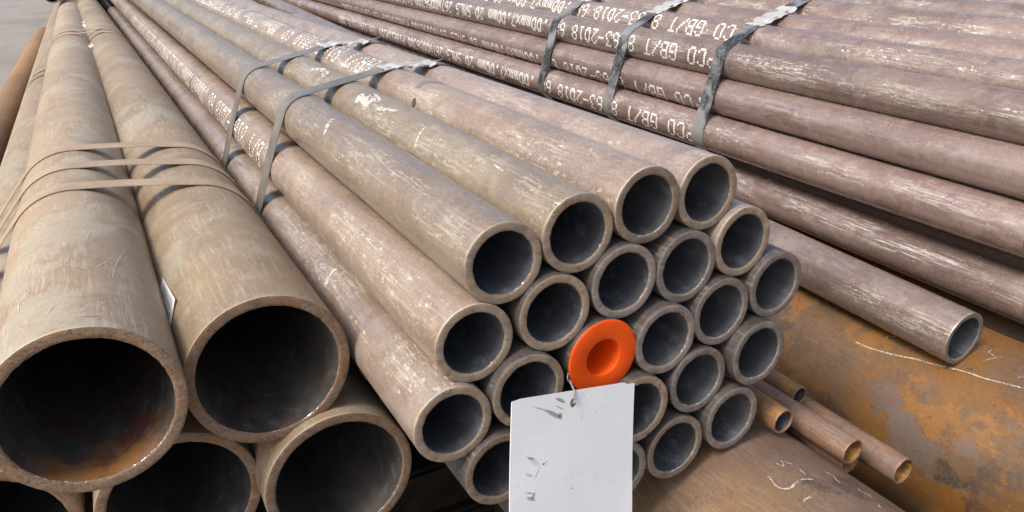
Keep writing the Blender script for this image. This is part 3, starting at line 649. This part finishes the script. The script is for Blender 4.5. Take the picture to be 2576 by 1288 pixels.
# ------------------------------------------------------------------ hanging white card
hw = Vector((.9535, .1545, -.2589)).normalized(); vw = Vector((-.1986, -.3242, -.9249)); vw = (vw-hw*vw.dot(hw)).normalized(); nw = hw.cross(vw)
K = 486/500.
hole = Vector((.3429*K, .5*K, -.3938*K+ZO))
Mc = Matrix.Identity(4)
for i in range(3): Mc[i][0] = hw[i]; Mc[i][1] = vw[i]; Mc[i][2] = nw[i]; Mc[i][3] = hole[i]
ncd = N('card_white'); q = ncd.obj
cc = ncd.mix(ncd.ramp(ncd.noise(ncd.p, 12, 4, .6), .35, .65), (.85, .88, .88), (.89, .91, .90))
cc = ncd.mix(ncd.ramp(ncd.noise(ncd.p, 45, 5, .7), .62, .8, 0, .25), cc, (.35, .35, .36))
def smear(n, col, cx_, cy_, L, w_, ang, dens, dark=(.06, .045, .04)):
    a = math.radians(ang); v = n.vm('SUBTRACT', n.obj, (cx_, cy_, 0))
    u = n.vm('DOT_PRODUCT', v, (math.cos(a), math.sin(a), 0)); t = n.vm('DOT_PRODUCT', v, (-math.sin(a), math.cos(a), 0))
    nu = n.noise(n.cx(n.ma('MULTIPLY', u, 45), n.ma('MULTIPLY', t, 800), cx_*90), 1.0, 5, .7)
    du = n.ma('DIVIDE', u, L/2); dt_ = n.ma('DIVIDE', t, w_/2)
    r = n.ma('SQRT', n.ma('ADD', n.ma('MULTIPLY', du, du), n.ma('MULTIPLY', dt_, dt_)))
    e = n.ma('SUBTRACT', n.ramp(r, .2, 1.2, 1, 0), n.ma('MULTIPLY', n.ma('SUBTRACT', .55, nu), 2.6))
    return n.mix(n.ma('MULTIPLY', n.ramp(e, .2, .9), dens), col, dark)
s = .4141/2.69/1000   # card crop pixel -> metres on the card
def cp(zx, zy): return ((zx-488)*s, (zy-625)*s)
for zx, zy, L, w_, an, de in ((385, 600, 110, 26, 22, .7), (330, 670, 190, 34, 24, .6), (260, 640, 230, 12, 17, .5), (380, 690, 46, 40, 40, .7), (380, 640, 90, 8, 25, .6), (160, 895, 90, 14, 17, .8), (190, 920, 120, 40, 30, .25),
                          (150, 985, 90, 20, 22, .45), (215, 980, 110, 10, -55, .6), (258, 942, 26, 18, -10, .95), (150, 1085, 100, 12, 12, .8), (165, 1120, 90, 24, 20, .6), (185, 1105, 50, 20, -60, .6),
                          (575, 590, 110, 5, 50, .5), (680, 700, 60, 5, 70, .5), (780, 612, 18, 6, -15, .6), (485, 1120, 22, 7, 50, .8), (432, 1060, 40, 14, 80, .2), (725, 1040, 8, 8, 0, .6), (560, 720, 70, 16, 75, .18), (280, 936, 14, 12, 0, .8)):
    x_, y_ = cp(zx, zy); cc = smear(ncd, cc, x_, y_, L*s*1.15, w_*s*1.3, an, de)
M_CARD = ncd.fin(cc, .55, ncd.bump(ncd.noise(ncd.p, 30, 3), .1, .0008), 0, .4)
out = [(-75.5, -9.2), (-65.4, -10.9), (70.8, -12.1), (73.2, -10.3), (85.1, -10.0), (84.6, 150), (-75.8, 150)]
out = [Vector((x*K/1000, y*K/1000)) for x, y in out]
def ring_pts(n, r): return [Vector((r*math.cos(2*PI*i/n), r*math.sin(2*PI*i/n))) for i in range(n)]
bm = bmesh.new()
dense = []
for i, p in enumerate(out):
    q2 = out[(i+1) % len(out)]; m_ = max(1, int((q2-p).length/.012))
    for k in range(m_): dense.append(p+(q2-p)*(k/m_))
def bend(x, y): return .0007*math.sin(x*28+.6)*(.4+y*4)+.0008*math.sin(y*30)
loops = []
for pts in (dense, ring_pts(24, .0042)):
    v = [bm.verts.new((p.x, p.y, 0)) for p in pts]; loops.append(v)
    for i in range(len(v)): bm.edges.new((v[i], v[(i+1) % len(v)]))
bmesh.ops.triangle_fill(bm, use_beauty=True, use_dissolve=False, edges=bm.edges[:])
ret = bmesh.ops.extrude_face_region(bm, geom=bm.faces[:])
for e in ret['geom']:
    if isinstance(e, bmesh.types.BMVert): e.co.z += .0006
for v in bm.verts: v.co.z += bend(v.co.x, v.co.y)
bmesh.ops.recalc_face_normals(bm, faces=bm.faces[:])
me = bpy.data.meshes.new('tag_card'); bm.to_mesh(me); bm.free(); me.materials.append(M_CARD)
card = bpy.data.objects.new('tag_card', me); C.objects.link(card); card.matrix_world = Mc
tag(card, 'blank white card with dark smudges hanging by a string below the orange cap', 'tag')

def tube(name, pts, r, mat, parent=None, seg=8):
    vs, fs = [], []
    for i, p in enumerate(pts):
        a = pts[max(0, i-1)]; b = pts[min(len(pts)-1, i+1)]; t = (b-a).normalized()
        x = t.cross(Vector((.3, .9, .2))).normalized(); y = t.cross(x)
        for k in range(seg): vs.append(p+x*math.cos(2*PI*k/seg)*r+y*math.sin(2*PI*k/seg)*r)
        if i:
            for k in range(seg): fs.append(((i-1)*seg+k, (i-1)*seg+(k+1) % seg, i*seg+(k+1) % seg, i*seg+k))
    return mesh_obj(name, vs, fs, mat, parent)
M_STRING = simple('string_white', (.26, .25, .23), (.42, .41, .38), 300, .8)
# string from behind the cap rim down through the hole, two strands twisted
capb = Vector((.3530, .5225, -.3850+ZO))
hb = hole + nw*.004; hf = hole - nw*.0012 - vw*.002
root = bpy.data.objects.new('tag_string', None); C.objects.link(root); root.location = capb
tag(root, 'short twisted white string tying the card to the cap', 'string')
wp0 = hole - nw*.0014 + vw*.0005; wp1 = hole - vw*.0102 - nw*.0016
way = [wp0, wp1, capb]
for ph in (0, PI):
    pts = [hole+nw*.003-capb, hole+nw*.0005-nw*.0008-vw*.0012-capb]
    for i in range(46):
        t = i/45*2; k_ = min(1, int(t)); p = way[k_].lerp(way[k_+1], t-k_)
        r = .0007; ax = (way[k_+1]-way[k_]).normalized(); x = ax.cross(Vector((0, 1, 0))).normalized(); y = ax.cross(x)
        pts.append(p-capb + x*r*math.cos(ph+t*9)+y*r*math.sin(ph+t*9)*.6)
    tube('strand', pts, .0006, M_STRING, root)
tube('loop_end', [Vector((-.001, .001, -.001)), Vector((-.0028, -.0016, .0022)), Vector((-.0034, -.0012, .0045)), Vector((-.0014, .0012, .0062)), Vector((0, .003, .006))], .0007, M_STRING, root)

# ------------------------------------------------------------------ paper label stuck in the valley between the two big pipes
nl = N('paper_label'); lw = nl.noise(nl.sc(nl.p, 1, 1, 1), 180, 4, .6)
M_LABEL = nl.fin(nl.mix(nl.ramp(lw, .5, .7, 0, .25), (.84, .84, .82), (.66, .67, .67)), .6)
M_INK = simple('label_ink', (.20, .21, .22), (.30, .31, .31), 600, .7)
def wpt(key, a, s, lift): 
    b, o, d, R, X, Z = PIPES[key]; q = on_pipe(key, a, s/1000, lift); return b.matrix_world @ q
bpy.context.view_layer.update()
P1 = wpt('B', 152.4, 205.1, 0); P2 = wpt('B', 146.4, 119.6, 0); P3 = wpt('B', 163.9, 86.9, 0)
P1, P2, P3 = [Vector((0, 0, ZO)).lerp(q, k_) for q, k_ in ((P1, .993), (P2, .984), (P3, .990))]
ex = (P2-P1); ey = (P3-P2); ey = ey-ex.normalized()*ey.dot(ex.normalized())*.6
P4 = P1+ey
nn = ex.cross(ey).normalized()
vs = []
for off in (0, .0004):
    for v in range(7):
        for u in range(7):
            vs.append(P1+ex*(u/6)+ey*(v/6)+nn*(off))
fs = []
for v in range(6):
    for u in range(6):
        a = v*7+u; fs.append((a, a+1, a+8, a+7)); fs.append((a+49, a+56, a+57, a+50))
for u in range(6):
    fs += [(u, u+49, u+50, u+1), (42+u, 43+u, 92+u, 91+u), (u*7, u*7+7, u*7+56, u*7+49), (u*7+6, u*7+55, u*7+62, u*7+13)]
lab = mesh_obj('paper_label', [v-P1 for v in vs], fs, M_LABEL, smooth=False); lab.location = P1
tag(lab, 'small white printed label wedged in the valley between the two large pipes', 'label')
vs, fs = [], []
up = nn if nn.dot(Vector((-1, -1, .3))) > 0 else -nn
def ink(u0, v0, u1, v1):
    k = len(vs)
    for u, v in ((u0, v0), (u1, v0), (u1, v1), (u0, v1)):
        vs.append(ex*u+ey*v+(up*.0009 if up == nn else up*.0004))
    fs.append((k, k+1, k+2, k+3))
for r in range(8):
    x = .12
    while x < .9:
        w_ = random.uniform(.03, .09); ink(x, .12+r*.05, min(x+w_, .9), .145+r*.05); x += w_+random.uniform(.015, .04)
for i in range(26):
    x = .38+i*.02; ink(x, .58, x+random.choice((.007, .013)), .85)
mesh_obj('label_print', vs, fs, M_INK, lab, smooth=False)

# ------------------------------------------------------------------ crumbs in the valley, timber bearers, added dark filler blocks
M_FOAM = simple('foam_pale', (.55, .50, .42), (.66, .62, .54), 90, .9)
def lump(loc, r, label):
    bm = bmesh.new(); bmesh.ops.create_icosphere(bm, subdivisions=3, radius=1)
    for v in bm.verts:
        q = v.co.copy(); f_ = 1+.7*noise.noise(q*2.3+Vector(loc)*9); v.co = Vector((q.x*r*f_, q.y*r*1.9*f_, q.z*r*f_))
    me = bpy.data.meshes.new('foam_crumb'); bm.to_mesh(me); bm.free(); me.materials.append(M_FOAM)
    for p in me.polygons: p.use_smooth = True
    o = bpy.data.objects.new('foam_crumb', me); C.objects.link(o); o.location = loc
    tag(o, label, 'crumb', 'foam crumbs between the large pipes')
def vall(s, dz): 
    b, o, d, R, X, Z = PIPES['A']; b2, o2, d2, R2, X2, Z2 = PIPES['B']
    pa = o+d*(s-o.y)/d.y; pb = o2+d2*(s-o2.y)/d2.y
    mid = (pa+pb)/2; return (mid.x, s, mid.z+dz)
lump(vall(3.20, .045), .017, 'pale foam crumb in the groove between the large pipes, the nearer one')
lump(vall(4.05, .045), .018, 'pale foam crumb in the groove between the large pipes, just behind the far straps')
lump(vall(4.25, .05), .014, 'pale foam crumb in the groove, the furthest of the three')

M_BEARER_FILLER = simple('bearer_filler_shade', (.014, .011, .009), (.024, .019, .014), 30, .95, 0, .5, .05)  # near black: the gap's shade is put into this colour
def beam(x0, x1, y, z0, z1, w_, label):
    bm = bmesh.new(); bmesh.ops.create_cube(bm, size=1)
    for v in bm.verts: v.co = Vector((v.co.x*(x1-x0), v.co.y*w_, v.co.z*(z1-z0)))
    bmesh.ops.bevel(bm, geom=bm.edges[:], offset=.006, segments=2, affect='EDGES')
    me = bpy.data.meshes.new('timber_or_filler'); bm.to_mesh(me); bm.free(); me.materials.append(M_BEARER_FILLER)
    o = bpy.data.objects.new('timber_or_filler', me); C.objects.link(o); o.location = ((x0+x1)/2, y, (z0+z1)/2)
    tag(o, label, 'beam', 'timber bearers under the stacks')
beam(.19, .425, .88, .0, .085, .13, 'added dark filler block darkening the gap right of the lowest large pipes, lower one')  # two fillers added to black out the gap below the middle bundle
beam(.195, .420, .885, .0855, .165, .11, 'added dark filler block darkening the gap right of the lowest large pipes, upper one')
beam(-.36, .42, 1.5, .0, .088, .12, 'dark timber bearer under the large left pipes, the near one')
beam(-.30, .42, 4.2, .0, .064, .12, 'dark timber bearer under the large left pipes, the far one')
